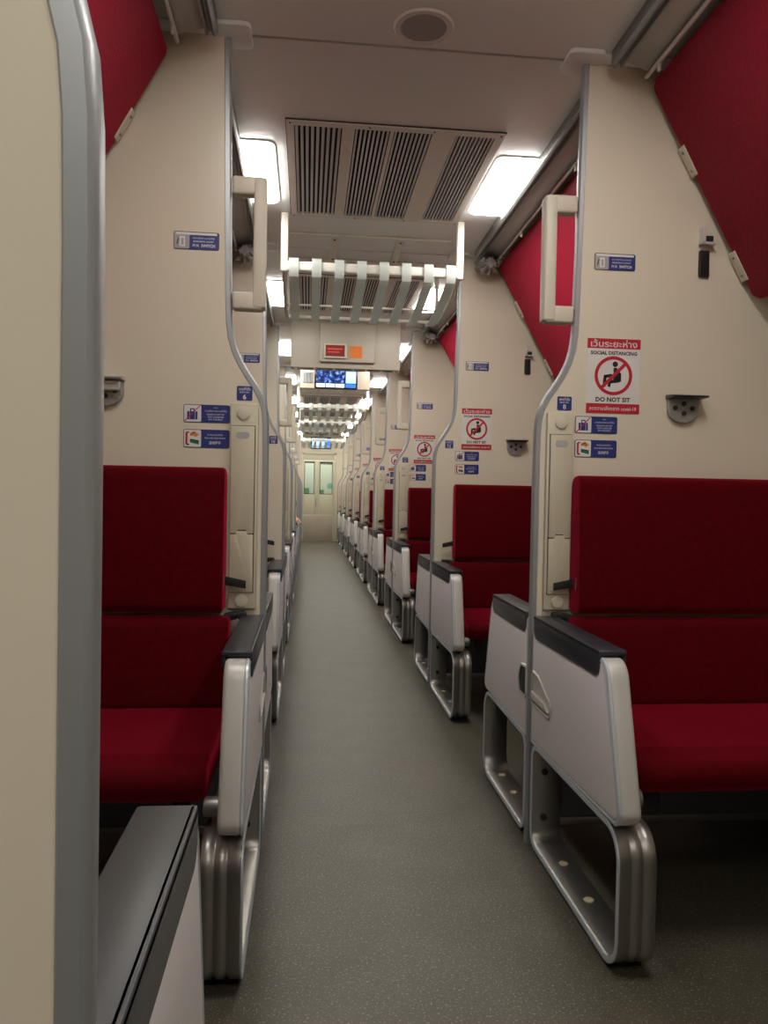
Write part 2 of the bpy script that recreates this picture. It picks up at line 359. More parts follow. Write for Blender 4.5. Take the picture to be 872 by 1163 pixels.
# ------------------------------------------------------------------ seats
def side_panel_outline(far):
    a, c = (.50, .60) if far else (.595, .70)
    if far == 2: a, c = .460, .560
    return [(.012, .70), (a, .705), (c, .345), (.012, .325)]
def make_seat(s, t, n):
    far = t > 0
    pl = Place(s, t, .9, .3, n)
    r = thing('bench_seat', '', 'seat', pl.loc(), 'red bench seats along the aisle')
    # cushions
    prof = rounded([(.004, .735), (.004, 1.152), (.085, 1.157), (.108, .735)], [.01, .03, .035, .03])
    pl.fin('upper_backrest', MB().prism(prof, 'x', .527, 1.385, .030, 5), 'red_cloth', r)
    prof = rounded([(.012, .47), (.03, .722), (.105, .722), (.155, .47)], [.01, .02, .035, .02])
    lb = pl.fin('lower_backrest', MB().prism(prof, 'x', .508, 1.385, .018, 4), 'red_cloth', r)
    prof = rounded([(.05, .385), (.05, .478), (.52, .474), (.612, .455), (.60, .385)], [.02, .02, .06, .04, .03])
    pl.fin('seat_cushion', MB().prism(prof, 'x', .503, 1.295, .026, 4), 'red_cloth', r)
    b = MB(); b.box(.53, 1.29, .06, .40, .362, .388, .006); b.cyl((.485, .585, .375), 'x', .022, .05, 20, .004)
    pl.fin('seat_frame', b, 'grey_metal', r)
    # lever under the cushion
    b = MB(); b.prism(rounded([(.548, .388), (.551, .305), (.590, .305), (.588, .388)], .014), 'y', .50, .53, .005); pl.fin('lever', b, 'black', r)
    # side panel with pad, insert and scoop
    out = side_panel_outline(2 if n < 0 else far)
    sp = pl.fin('side_panel', MB().prism(rounded(out, [.012, .055, .03, .012], 8), 'x', .416, .470, .012, 4), 'silver_paint', r)
    ins = [(.022, .692), (out[1][0]-.012, .695), (out[2][0]-.014, .356), (.022, .337)]
    b = MB(); b.prism(rounded(ins, [.01, .048, .022, .01], 8), 'x', .4125, .42, .0022, 2)
    sc = None
    pl.fin('side_insert', b, 'panel_laminate', sp)
    b = MB(); q = rounded(out, [.012, .055, .03, .012], 8); b.sweep2d(q, [(.001, .4145), (-.007, .4115), (-.010, .4135), (-.008, .418), (0.001, .420)], 'x', True); pl.fin('edge_bead', b, 'bead', sp)
    pe = out[1][0]
    b = MB(); b.prism(rounded([(.03, .722), (pe-.03, .722), (pe-.035, .655), (.035, .652)], [.006, .006, .03, .03], 6), 'x', .4085, .418, .003, 2)
    b.prism(rounded([(.03, .722), (pe-.03, .722), (pe-.03, .708), (.03, .708)], .005), 'x', .4085, .478, .004, 2)
    b.box(.469, .478, .035, pe-.035, .68, .715, .003)
    pl.fin('armrest_pad', b, 'dark_plastic' if not far else 'pad_grey', sp)
    if n != 1:
        # finger scoop beside the partition: rim, sloping wall and ledge
        b = MB()
        tri = rounded([(.028, .545), (.085, .54), (.20, .49), (.195, .455), (.028, .455)], [.008, .01, .02, .012, .008]) if not far else rounded([(.02, .545), (.075, .54), (.10, .50), (.085, .458), (.02, .455)], [.008, .012, .03, .012, .008])
        b.sweep2d(tri, [(-.001, .4085), (.006, .4075), (.010, .412), (.002, .4135)], 'x', True)
        b.prism(tri, 'x', .4115, .4135, mi=1 if far else 0)  # far scoop: shade of the deep recess painted as a flat dark face
        if not far:
            b.prism([(.03, .465), (.19, .465), (.16, .482), (.03, .49)], 'x', .4045, .413, .002)
        pl.fin('finger_scoop', b, ['silver_paint', 'seam_dark'], sp)
    # leg loop
    c = out[2][0]-.006
    ring = rounded([(.022, .328), (.022, .014), (c, .014), (c, .338)], [.05, .05, .075, .075], 10)
    prof = [(0, .418), (0, .440), (.005, .445), (.005, .449), (0, .454), (0, .468), (.005, .473), (.005, .477), (0, .482), (0, .502), (.003, .505), (.013, .505), (.016, .502), (.016, .421), (.013, .416), (.004, .416)]
    lg = pl.fin('leg_loop', MB().sweep2d(ring, prof, 'x', True), 'steel', r, 50)
    b = MB(); b.sweep2d(ring, [(-.0015, .4135), (.006, .412), (.012, .4145), (.012, .417), (-.0015, .417)], 'x', True); pl.fin('leg_edge', b, 'bead', lg)
    for v in (.20, .40) if not far else (.12, .31, .48):
        pl.fin('screw_cap', MB().cyl((.462, v, .032), 'z', .0135, .005, 16, .002), 'cap_cream', lg)
    for z in (.10, .24):
        pl.fin('bolt', MB().cyl((.452, .041, z), 'y', .010, .008, 14, .002), 'black', lg)
    b = MB(); b.box(.424, .50, .08, c-.06, 0, .014); pl.fin('rubber_foot', b, 'black_rubber', lg)
    # belt strap over the table case, hinge block
    if not far:
        b = MB(); b.prism([(.466, .800), (.466, .823), (.536, .838), (.536, .812)], 'y', .036, .041, .001); b.box(.532, .552, .036, .06, .82, .84, .004)
        st = pl.fin('strap', b, 'black', r)
        pl.fin('strap_ring', MB().tube([(.534+.006*cos(a), .066+.002*sin(a), .825+.03*sin(a)) for a in [2*pi*k/16 for k in range(16)]], .003, 6, True), 'grey_metal', st)
    b = MB(); b.prism(rounded([(.468, .733), (.500, .733), (.53, .725), (.53, .700), (.49, .712)], .008), 'y', .02, .06, .006, 2); b.cyl((.475, .045, .722), 'y', .012, .045, 14, .003)
    pl.fin('hinge_block', b, 'black', r)
    return r, pl
def seat_label(s, t, n):
    if t < 0:
        if n == 0: return 'red bench seat with loop leg under seat number plate %d, facing the camera' % num(s, 0)
        if n == 1: return 'red bench seat under seat number plate %d, facing the camera' % num(s, 1)
        return 'red bench seat facing the camera, %s along the %s side of the aisle' % (ORD[n], SIDE[s])
    if n < 0: return 'bench seat whose grey armrest runs into the photo\'s lower left corner'
    if n in (0, 1): return 'bench seat behind the partition with plate %d, its white side panel turned away' % num(s, n)
    return 'bench seat facing away behind the %s partition on the %s' % (ORD[n], SIDE[s])
for s in (1, -1):
    for t in (-1, 1):
        base = {}
        ns = range(0, 9) if t < 0 else (range(0, 8) if s > 0 else range(-1, 5))
        if s < 0 and t < 0: ns = range(0, 6)
        for n in ns:
            key = 'C' if n < 0 else 'B' if n == 1 else 'A'
            if key not in base:
                r, pl = make_seat(s, t, n); base[key] = (r, pl); r['label'] = seat_label(s, t, n)
                if n < 0: r.location.y += .0605
            else:
                r, pl = base[key]; dup(r, pl.loc(n), seat_label(s, t, n))

# ------------------------------------------------------------------ folding table cases
def make_case(s, n):
    pl = Place(s, -1, .49, 0, n)
    r = thing('folding_table_case', '', 'table case', pl.loc(), 'table cases on the partitions')
    b = MB(); b.box(.443, .5255, .0005, .016, .737, 1.348, .004); pl.fin('housing', b, 'beige_plastic', r)
    b = MB(); b.box(.451, .522, .012, .0165, .785, 1.282); pl.fin('shadow_gap', b, 'seam_dark', r)
    b = MB(); b.prism(rounded([(.4535, .962), (.473, .962), (.475, .972), (.500, .972), (.502, .962), (.5215, .962), (.5215, 1.280), (.4535, 1.280)], .0015, 2), 'y', .014, .021, .0015)
    up = pl.fin('upper_flap', b, 'beige_plastic', r)
    b = MB(); b.prism(rounded([(.468, 1.243), (.508, 1.243), (.508, 1.262), (.468, 1.262)], .0095), 'y', .019, .0218); pl.fin('finger_slot', b, 'speaker_grey', up)
    b = MB(); b.prism(rounded([(.4535, .787), (.5215, .787), (.5215, .959), (.504, .959), (.502, .969), (.473, .969), (.471, .959), (.4535, .959)], .0015, 2), 'y', .014, .021, .0015)
    pl.fin('lower_flap', b, 'beige_plastic', r)
    for z in (1.318, .762): pl.fin('round_cap', MB().cyl((.486, .018, z), 'y', .019, .008, 24, .002), 'handle_plastic', r)
    return r, pl
for s in (1, -1):
    first = None
    for n in range(0, 9) if s > 0 else range(0, 6):
        if n == 1: continue
        lab = 'tall beige folding table case on the partition ' + place_words(s, n)
        if first is None:
            first = make_case(s, n); first[0]['label'] = lab; o = first[0]
        else: o = dup(first[0], first[1].loc(n), lab)
        if s < 0: o.location.x += .005

# ------------------------------------------------------------------ grab handles
def make_handle(s, n):
    pl = Place(s, 1, .5, 0, n, 0)
    r0 = rounded([(.426, 1.628), (.532, 1.628), (.532, 2.018), (.426, 2.018)], [.014, .003, .003, .014])
    b = MB()
    b.prism(rounded([(.424, 1.632), (.462, 1.632), (.462, 2.016), (.424, 2.016)], .006), 'y', -.024, .024, .008, 3)
    b.prism([(.430, 1.965), (.5265, 1.965), (.5275, 2.02), (.430, 2.02)], 'y', -.022, .022, .009, 3)
    b.prism([(.430, 1.626), (.521, 1.626), (.523, 1.68), (.430, 1.68)], 'y', -.022, .022, .009, 3)
    o = pl.fin('grab_handle', b, 'handle_plastic'); tag(o, '', 'handle', 'grab handles on the partition edges'); return o, pl
for s in (1, -1):
    first = None
    for n in range(0, 8) if s > 0 else range(0, 7):
        if n == 1: continue
        lab = 'beige grab handle on the partition edge ' + place_words(s, n)
        if first is None: first = make_handle(s, n); first[0]['label'] = lab
        else: dup(first[0], first[1].loc(n), lab)

# ------------------------------------------------------------------ printed signs
TXT = {}
def text_mesh(body):
    if body not in TXT:
        c = bpy.data.curves.new('lettering', 'FONT'); c.body = body; c.resolution_u = 2; c.offset = .018 if body.isdigit() else .034 if body.isascii() else .012
        o = bpy.data.objects.new('lettering', c); COL.objects.link(o); bpy.context.view_layer.update()
        me = bpy.data.meshes.new_from_object(o.evaluated_get(bpy.context.evaluated_depsgraph_get()))
        bpy.data.objects.remove(o); bpy.data.curves.remove(c); TXT[body] = me
    return TXT[body]
class Sheet:
    """flat print, x right, y up, z towards the reader"""
    def __init__(s, w, h, mats, r=.0, t=.0012, mi=0):
        s.mats = mats; s.mb = MB(); q = [(-w/2, -h/2), (w/2, -h/2), (w/2, h/2), (-w/2, h/2)]
        s.mb.prism(rounded(q, r) if r else q, 'z', 0, t, mi=mats.index(mi) if isinstance(mi, str) else mi); s.t = t
    def z(s, k): return s.t+.0003*k
    def poly(s, pts, m, k=1):
        tb = bmesh.new(); tb.faces.new([tb.verts.new((p[0], p[1], s.z(k))) for p in pts])
        bmesh.ops.triangulate(tb, faces=tb.faces)
        for f in tb.faces:
            f.normal_update()
            if f.normal.z < 0: f.normal_flip()
            f.material_index = s.mats.index(m)
        me = bpy.data.meshes.new('t'); tb.to_mesh(me); tb.free(); s.mb.bm.from_mesh(me); bpy.data.meshes.remove(me)
    def rect(s, x0, x1, y0, y1, m, k=1, r=0):
        q = [(x0, y0), (x1, y0), (x1, y1), (x0, y1)]; s.poly(rounded(q, r) if r else q, m, k)
    def disc(s, x, y, r, m, k=1): s.poly([(x+r*cos(2*pi*i/28), y+r*sin(2*pi*i/28)) for i in range(28)], m, k)
    def ring(s, x, y, r0, r1, m, k=1):
        n = 40
        for i in range(n):
            a, c = 2*pi*i/n, 2*pi*(i+1)/n
            s.poly([(x+r0*cos(a), y+r0*sin(a)), (x+r1*cos(a), y+r1*sin(a)), (x+r1*cos(c), y+r1*sin(c)), (x+r0*cos(c), y+r0*sin(c))], m, k)
    def bar(s, p, q, w, m, k=1):
        p, q = Vector(p), Vector(q); d = (q-p).normalized(); n = Vector((-d.y, d.x))*w/2
        s.poly([tuple(p+n), tuple(p-n), tuple(q-n), tuple(q+n)], m, k)
    def text(s, body, x, y, w, h, m, k=2):
        me = text_mesh(body); xs = [v.co.x for v in me.vertices]; ys = [v.co.y for v in me.vertices]
        cx, cy = (min(xs)+max(xs))/2, (min(ys)+max(ys))/2; sx = w/(max(xs)-min(xs)); sy = h/(max(ys)-min(ys))
        tb = bmesh.new(); tb.from_mesh(me)
        for v in tb.verts: v.co = Vector((x+(v.co.x-cx)*sx, y+(v.co.y-cy)*sy, s.z(k)))
        for f in tb.faces: f.material_index = s.mats.index(m)
        m2 = bpy.data.meshes.new('t'); tb.to_mesh(m2); tb.free(); s.mb.bm.from_mesh(m2); bpy.data.meshes.remove(m2)
    def done(s, name, loc):
        R = Matrix.Rotation(pi/2, 3, 'X')
        for v in s.mb.bm.verts: v.co = R @ v.co
        return link_mesh(name, s.mb.bm, s.mats, None, loc)
PM = ['print_white', 'print_red', 'print_black', 'print_blue', 'print_pale', 'print_orange', 'print_green', 'print_grey']
def distancing_sign(loc):
    S = Sheet(.172, .232, PM)
    S.rect(-.086, .086, .085, .116, 'print_red'); S.rect(-.086, .086, -.116, -.086, 'print_red')
    S.text('เว้นระยะห่าง', 0, .1015, .150, .024, 'print_white'); S.text('SOCIAL DISTANCING', 0, .0715, .150, .0115, 'print_black')
    S.text('DO NOT SIT', 0, -.0735, .112, .0145, 'print_black'); S.text('ลดความเสี่ยงจาก covid-19', 0, -.1005, .152, .0135, 'print_white')
    c = (0, .001); R = .061
    # seated figure
    S.disc(.005, .037, .0088, 'print_black'); k = 'print_black'
    S.bar((.006, .026), (.006, -.012), .012, k); S.bar((.0165, .020), (.0165, -.014), .010, k); S.bar((.019, -.014), (-.012, -.018), .011, k); S.bar((.022, -.017), (.022, .010), .006, k)
    S.bar((-.004, .002), (-.028, -.002), .010, k); S.bar((-.026, .003), (-.030, -.034), .010, k); S.bar((-.011, -.016), (-.014, -.034), .009, k)
    S.ring(c[0], c[1], .0505, R, 'print_red', 2); q = .0555/math.sqrt(2)
    S.bar((c[0]+q, c[1]+q), (c[0]-q, c[1]-q), .0105, 'print_red', 2)
    return S.done('distancing_sign', loc)
def sticker_base(w, h, split, left='print_white'):
    S = Sheet(w, h, PM, .006, mi='print_black')
    S.rect(-w/2+.0012, w/2-.0012, -h/2+.0012, h/2-.0012, 'print_blue', 1, .005)
    S.rect(-w/2+.0018, -w/2+split, -h/2+.0018, h/2-.0018, left, 2, .004)
    return S
def luggage_sticker(loc):
    w, h = .136, .053; S = sticker_base(w, h, .052)
    S.rect(-.057, -.027, -.018, .006, 'print_blue', 3, .002); S.bar((-.047, .005), (-.047, .013), .003, 'print_blue', 3); S.bar((-.037, .005), (-.037, .013), .003, 'print_blue', 3); S.bar((-.0485, .0135), (-.0355, .0135), .003, 'print_blue', 3)
    S.bar((-.050, -.018), (-.050, .006), .0012, 'print_pale', 4); S.bar((-.034, -.018), (-.034, .006), .0012, 'print_pale', 4)
    S.bar((-.064, -.023), (-.020, .023), .0028, 'print_red', 5)
    S.text('ห้าม', .026, .018, .010, .0045, 'print_pale', 3); S.text('วางสัมภาระบนที่นั่ง', .026, .009, .064, .0065, 'print_pale', 3)
    for i, tx in enumerate(('PLEASE DO NOT PUT', 'ANY LUGGAGE', 'ON THE SEAT')): S.text(tx, .026, -.002-.0075*i, .052-.005*i, .0045, 'print_pale', 3)
    return S.done('luggage_sticker', loc)
def handrest_sticker(loc):
    w, h = .135, .054; S = sticker_base(w, h, .052)
    S.bar((-.058, -.018), (-.058, .018), .006, 'print_red', 3); S.bar((-.058, -.018), (-.050, -.018), .004, 'print_black', 3); S.bar((-.058, .018), (-.050, .018), .004, 'print_red', 3)
    S.poly([(-.048, -.004), (-.022, -.008), (-.022, -.018), (-.048, -.012)], 'print_green', 3); S.bar((-.047, -.003), (-.022, -.007), .003, 'print_black', 4)
    S.poly([(-.048, .008), (-.034, .008), (-.034, .003), (-.022, .0115), (-.034, .020), (-.034, .015), (-.048, .015)], 'print_orange', 3)
    S.text('จับดึงพนักที่นั่ง', .025, .012, .046, .006, 'print_pale', 3); S.text('PULL AND FOLD DOWN', .025, .002, .060, .0045, 'print_pale', 3); S.text('座椅提手', .025, -.012, .034, .010, 'print_white', 3)
    return S.done('seat_fold_sticker', loc)
def switch_sticker(loc):
    w, h = .132, .052; S = sticker_base(w, h, .046, 'print_grey')
    S.rect(-.060, .060, .0165, .0235, 'print_white', 3); S.rect(-.049, -.033, -.018, .012, 'print_white', 3); S.rect(-.044, -.037, -.014, .006, 'print_grey', 4); S.bar((-.056, -.012), (-.052, .006), .003, 'print_black', 4)
    S.text('สวิตช์ไฟอ่านหนังสือ', .021, .008, .064, .006, 'print_pale', 3); S.text('READING LIGHT', .021, -.002, .060, .005, 'print_pale', 3); S.text('开关', -.002, -.014, .020, .009, 'print_white', 3); S.text('SWITCH', .034, -.014, .040, .009, 'print_white', 3)
    return S.done('switch_sticker', loc)
def number_plate(loc, k):
    S = Sheet(.046, .043, PM, .004, mi='print_blue')
    S.text('เลขที่นั่ง', 0, .0135, .034, .010, 'print_white', 1); S.text('SEAT NO.', 0, .003, .030, .0045, 'print_pale', 1); S.text(str(k), 0, -.0105, .010 if k < 10 else .019, .0155, 'print_white', 1)
    return S.done('seat_number_plate', loc)
def sign_loc(s, n, u, z): return (XC+s*u, YN(n)-HALF-.0004, z)
spec = [('poster', distancing_sign, .655, 1.469, 'social distancing poster with crossed-out seated figure', 'poster', 'distancing posters', {1: range(0, 8), -1: ()}),
        ('lug', luggage_sticker, .6035, 1.315, 'blue and white no-luggage sticker', 'sticker', 'no-luggage stickers', {1: range(0, 5), -1: (0,)}),
        ('fold', handrest_sticker, .6035, 1.241, 'small blue sticker with orange arrow', 'sticker', 'seat folding stickers', {1: range(0, 5), -1: (0,)}),
        ('sw', switch_sticker, .651, 1.823, 'small blue switch sticker', 'sticker', 'switch stickers', {1: range(0, 7), -1: (0, 1)})]
for key, fn, u, z, lab, cat, grp, where in spec:
    proto = None
    for s in (1, -1):
        uu = u if s > 0 else (.628 if key == 'sw' else .591)
        for n in where[s]:
            lb = '%s, %s' % (lab, ('on the partition ' + place_words(s, n)))
            if proto is None: proto = fn(sign_loc(s, n, uu, z)); tag(proto, lb, cat, grp)
            else: dup(proto, sign_loc(s, n, uu, z), lb)
for s in (1, -1):
    for n in range(0, 7) if s > 0 else range(0, 2):
        o = number_plate(sign_loc(s, n, .500 if s > 0 else .481, 1.379), num(s, n))
        tag(o, 'small blue seat number plate reading %d' % num(s, n), 'plate', 'seat number plates')

# ------------------------------------------------------------------ bottle openers / hooks, latch plates
def make_hook(s, n):
    pl = Place(s, -1, .88, 0, n)
    r = thing('folding_hook', '', 'hook', pl.loc(), 'folding hooks on the partitions')
    pts = [(.830, 1.405), (.830, 1.365)]+[(.88+.050*cos(a), 1.37+.042*sin(a)) for a in [pi+.25+(pi-.5)*k/12 for k in range(13)]]+[(.930, 1.365), (.930, 1.405)]
    pl.fin('plate', MB().prism(pts, 'y', .0005, .016, .004, 2), 'cast_grey', r)
    for (u, z) in ((.852, 1.374), (.88, 1.388), (.88, 1.358), (.908, 1.374)): pl.fin('bolt', MB().cyl((u, .018, z), 'y', .0075, .007, 12, .0015), 'seam_dark', r)
    pl.fin('lid', MB().prism(rounded([(.002, 1.402), (.058, 1.404), (.062, 1.410), (.002, 1.416)], .002, 2), 'x', .826, .940, .003, 2), 'dark_plastic' if s > 0 else 'silver_paint', r)
    if s < 0:
        pl.fin('hook_loop', MB().tube([(.925+.012*cos(a), .03+.012*sin(a), 1.378+.02*sin(a)) for a in [2*pi*k/14 for k in range(14)]], .004, 6, True), 'grey_metal', r)
        pl.fin('catch', MB().box(.835, .90, .016, .04, 1.372, 1.40, .004), 'silver_paint', r)
    return r, pl
f = None
for s, n in ((1, 0), (1, 1), (-1, 0)):
    r, pl = make_hook(s, n); r['label'] = 'grey metal half-round folding hook on the partition ' + place_words(s, n)
def make_latch(s, n):
    pl = Place(s, -1, .94, 0, n)
    r = thing('berth_latch', '', 'latch', pl.loc(), 'upper berth latches')
    pl.fin('cover', MB().prism(rounded([(.922, 1.788), (.956, 1.788), (.956, 1.872), (.922, 1.872)], .006), 'y', .0005, .010, .003, 2), 'black', r)
    b = MB(); b.box(.922, .932, .001, .03, 1.885, 1.94, .002); b.box(.922, .965, .001, .03, 1.885, 1.893, .002); pl.fin('bracket', b, 'silver_paint', r)
    pl.fin('catch', MB().box(.933, .958, .004, .028, 1.894, 1.912, .003), 'black', r)
    return r, pl
f = None
for n in range(0, 4):
    lab = 'black latch plate under the upper berth on the partition ' + place_words(1, n)
    if f is None: f = make_latch(1, n); f[0]['label'] = lab
    else: dup(f[0], f[1].loc(n), lab)

# ------------------------------------------------------------------ folded upper berths
P0, P1 = Vector((.737, 2.372)), Vector((1.102, 1.712)); D = (P1-P0).normalized(); NN = Vector((-D.y, D.x))
def make_berth(s, b_):
    pl = Place(s, 1, .9, .95, b_)
    r = thing('upper_berth', '', 'berth', pl.loc(), 'upper berths folded up')
    sh = 0 if s > 0 else -.035
    def q(a, n_): p = P0+D*a+NN*n_; return (p.x+sh, p.y)
    Lg = (P1-P0).length; V0, V1 = .047, PITCH-2*HALF-.057
    pl.fin('mattress', MB().prism(rounded([q(0, 0), q(Lg, 0), q(Lg, .075), q(0, .075)], [.05, .055, .02, .02], 8), 'y', V0, V1, .012, 3), 'red_velour', r)
    pl.fin('tray', MB().prism(rounded([q(.01, .055), q(Lg+.014, .055), q(Lg+.014, .11), q(.01, .11)], .02), 'y', V0-.016, V1+.016, .008, 2), 'silver_paint', r)
    # white hinge plates screwed to the mattress ends
    for vv, e in ((V0-.004, 1), (V1+.004, -1)):
        for a in (.27, .63):
            b = MB(); b.prism(rounded([q(a-.05, -.003), q(a+.05, -.003), q(a+.05, .05), q(a-.05, .05)], .004, 3), 'y', min(vv-.006*e, vv+.03*e), max(vv-.006*e, vv+.03*e), .002)
            hp = pl.fin('hinge_plate', b, 'handle_plastic', r)
            b = MB()
            for da in (-.03, .03):
                c = P0+D*(a+da)+NN*(-.004); b.cyl((c.x+sh, vv+.012*e, c.y), 'x', .004, .006, 10)
            pl.fin('screw', b, 'grey_metal', hp)
    return r, pl
def bay_words(s, n):
    if n < 0: return 'overhead in the nearest bay, on the %s' % SIDE[s]
    if n == 0: return 'just behind the partition with plate %d' % num(s, 0)
    if n == 1: return 'just behind the partition with plate %d' % num(s, 1)
    return 'behind the %s partition on the %s' % (ORD[n], SIDE[s])
for s in (1, -1):
    f = None
    for n in (range(-1, 6) if s > 0 else range(-1, 1)):
        lab = 'red upholstered upper berth folded up, ' + bay_words(s, n)
        if f is None: f = make_berth(s, 0); f[0]['label'] = lab; f[0].location = f[1].loc(n); f[0].location.y += .038
        else: dup(f[0], f[1].loc(n), lab)
# curtain rails
def make_rail(s, n):
    pl = Place(s, 1, .69, .95, n)
    sh = 0 if s > 0 else -.035
    r = thing('curtain_rail', '', 'curtain rail', pl.loc(), 'curtain rails above the berths')
    V0, V1 = .075, PITCH-2*HALF-.10
    pl.fin('trough', MB().prism([(x+sh, z) for x, z in [(.604, CEIL-.001), (.602, 2.400), (.612, 2.388), (.618, 2.394), (.622, 2.404), (.628, 2.404), (.632, 2.392), (.638, 2.390), (.640, 2.402), (.640, CEIL-.001)]], 'y', V0, V1, .001), 'rail_grey', r)
    pl.fin('cover', MB().prism([(x+sh, z) for x, z in [(.641, CEIL-.001), (.641, 2.412), (.720, 2.386), (.724, 2.40), (.724, CEIL-.001)]], 'y', V0, V1, .001), 'cover_grey', r)
    pl.fin('rail', MB().tube([(.718+sh, V0-.01, 2.374), (.718+sh, V1+.01, 2.374)], .0065, 10), 'silver_paint', r)
    for k in range(5):
        v_ = .10+k*.40+.05*sin(k*2.1)
        pl.fin('hook', MB().box(.713+sh, .722+sh, v_, v_+.012, 2.345, 2.372, .003), 'handle_plastic', r)
    return r, pl
for s in (1, -1):
    f = None
    for n in (range(-1, 7) if s > 0 else range(-1, 2)):
        lab = 'grey metal curtain rail along the ceiling, ' + bay_words(s, n)
        if f is None: f = make_rail(s, 0); f[0]['label'] = lab; f[0].location = f[1].loc(n); f[0].location.y += .045
        else: dup(f[0], f[1].loc(n), lab)
# gathered curtains
def make_curtain(s, n):
    pl = Place(s, -1, .69, .10, n)
    mb = MB(); tb = bmesh.new(); NS, NP = 15, 48; rings = []
    for i in range(NS):
        f_ = i/(NS-1); v_ = .035+.16*f_; R = .045*(.55+.45*sin(pi*min(1, f_*1.15+.05)))
        ring = []
        for k in range(NP):
            a = 2*pi*k/NP; rr = R*(1+.22*sin(9*a+3*f_)+.12*sin(14*a-5*f_)+.10*sin(23*f_+2*a))
            ring.append(tb.verts.new((.672+(0 if s > 0 else -.035)+rr*1.25*cos(a), v_+.006*sin(5*a), 2.362+rr*.95*sin(a)-.012*f_)))
        rings.append(ring)
    for i in range(NS-1):
        for k in range(NP): tb.faces.new((rings[i][k], rings[i][(k+1) % NP], rings[i+1][(k+1) % NP], rings[i+1][k]))
    tb.faces.new(rings[0]); tb.faces.new(rings[-1][::-1]); mb._take(tb, 0)
    o = pl.fin('gathered_curtain', mb, 'curtain_vinyl', None, 60)
    return o, pl
for s, n in ((1, 1), (1, 2), (-1, 1)):
    o, pl = make_curtain(s, n); tag(o, 'grey curtain bunched under the rail, beside the partition ' + place_words(s, n), 'curtain', 'gathered curtains')

# ------------------------------------------------------------------ ceiling fittings
def make_light(s, n):
    pl = Place(s, 1, .545, .965, n)
    r = thing('ceiling_light', '', 'light', (pl.loc()[0], pl.loc()[1], 0), 'square ceiling lights')
    q = rounded([(.447, .668), (.640, .668), (.640, 1.262), (.447, 1.262)], .03)
    q2 = rounded([(.437, .658), (.650, .658), (.650, 1.272), (.437, 1.272)], .035)
    pl.fin('frame', MB().prism(q2, 'z', CEIL-.006, CEIL-.0005, .002), 'ceiling_paint', r)
    pl.fin('diffuser', MB().prism(q, 'z', CEIL-.018, CEIL-.005, .006, 3), 'lamp_glow', r)
    return r, pl
def bay_of(n):
    if n < -1: return 'behind the camera'
    if n < 0: return 'of the nearest bay, above the camera'
    if n == 0: return 'beside the nearest ceiling vent'
    return 'of the %s bay along the aisle' % ORD[n+0]
for s in (1, -1):
    f = None
    for n in range(-2, 8):
        lab = 'glowing ceiling light on the %s %s' % (SIDE[s], bay_of(n))
        if f is None: f = make_light(s, n); f[0]['label'] = lab
        else: dup(f[0], f[1].loc(n), lab)
def make_vent(n):
    pl = Place(1, 1, 0.02, .95, n)
    r = thing('ceiling_vent', '', 'vent', pl.loc(), 'ceiling vents over the aisle')
    # local u is from aisle centre; openings measured in x
    ops = [(-.072-XC, .106-XC), (.152-XC, .285-XC), (.298-XC, .442-XC), (.530-XC, .680-XC)]
    A, Bq, V0, V1 = -.10-XC, .712-XC, .475, 1.425; o0, o1 = .505, 1.385; zt, zb = CEIL-.0005, CEIL-.010
    b = MB(); b.box(A, Bq, V0, o0, zb, zt); b.box(A, Bq, o1, V1, zb, zt)
    xs = [A]+[x for op in ops for x in op]+[Bq]
    for i in range(0, len(xs), 2): b.box(xs[i], xs[i+1], o0, o1, zb, zt)
    pl.fin('frame', b, 'vent_frame', r)
    b = MB(); e = .003
    b.box(A-e, A, V0-e, V1+e, CEIL-.004, CEIL-.0005); b.box(Bq, Bq+e, V0-e, V1+e, CEIL-.004, CEIL-.0005); b.box(A, Bq, V0-e, V0, CEIL-.004, CEIL-.0005); b.box(A, Bq, V1, V1+e, CEIL-.004, CEIL-.0005)
    pl.fin('gasket', b, 'seam_dark', r)
    for (x0, x1), k in zip(ops, (9, 8, 9, 10)):
        b = MB(); b.box(x0, x1, o0, o1, CEIL-.0012, CEIL-.0004, mi=1)
        w = (x1-x0)/k
        for i in range(k):
            c = x0+w*(i+.5); b.prism([(c-w*.32, zb+.001), (c+w*.20, zb+.001), (c+w*.26, zt-.0012), (c-w*.26, zt-.0012)], 'y', o0, o1)
        pl.fin('grille', b, ['vent_slat', 'vent_dark'], r)
    b = MB()
    for x in (A+.014, (A+Bq)/2-.10, (A+Bq)/2+.14, Bq-.014):
        for v_ in (V0+.012, V1-.012): b.cyl((x, v_, zb-.0005), 'z', .004, .002, 10)
    pl.fin('screws', b, 'seam_dark', r)
    return r, pl
f = None
for n in range(0, 8):
    lab = 'large louvred ceiling vent nearest the camera' if n == 0 else 'louvred ceiling vent over the aisle, %s from the camera' % ORD[n]
    if f is None: f = make_vent(n); f[0]['label'] = lab
    else: dup(f[0], f[1].loc(n), lab)
sp = thing('ceiling_speaker', 'round grey loudspeaker set in the ceiling', 'speaker', (.312, 2.232, CEIL))
b = MB(); n = 48
ringp = [(.068, -.003), (.086, -.003), (.0885, -.0005)]
tb = bmesh.new(); rr = []
for i in range(n):
    a = 2*pi*i/n; rr.append([tb.verts.new((r_*cos(a), r_*sin(a), z_)) for r_, z_ in ((.066, -.001), (.067, -.006), (.083, -.006), (.0885, -.001))])
for i in range(n):
    for k in range(3): tb.faces.new((rr[i][k], rr[(i+1) % n][k], rr[(i+1) % n][k+1], rr[i][k+1]))
b._take(tb, 0); link_mesh('rim', b.bm, 'vent_frame', sp)
link_mesh('grille', MB().cyl((0, 0, -.002), 'z', .0675, .0035, 40).bm, 'speaker_grey', sp)

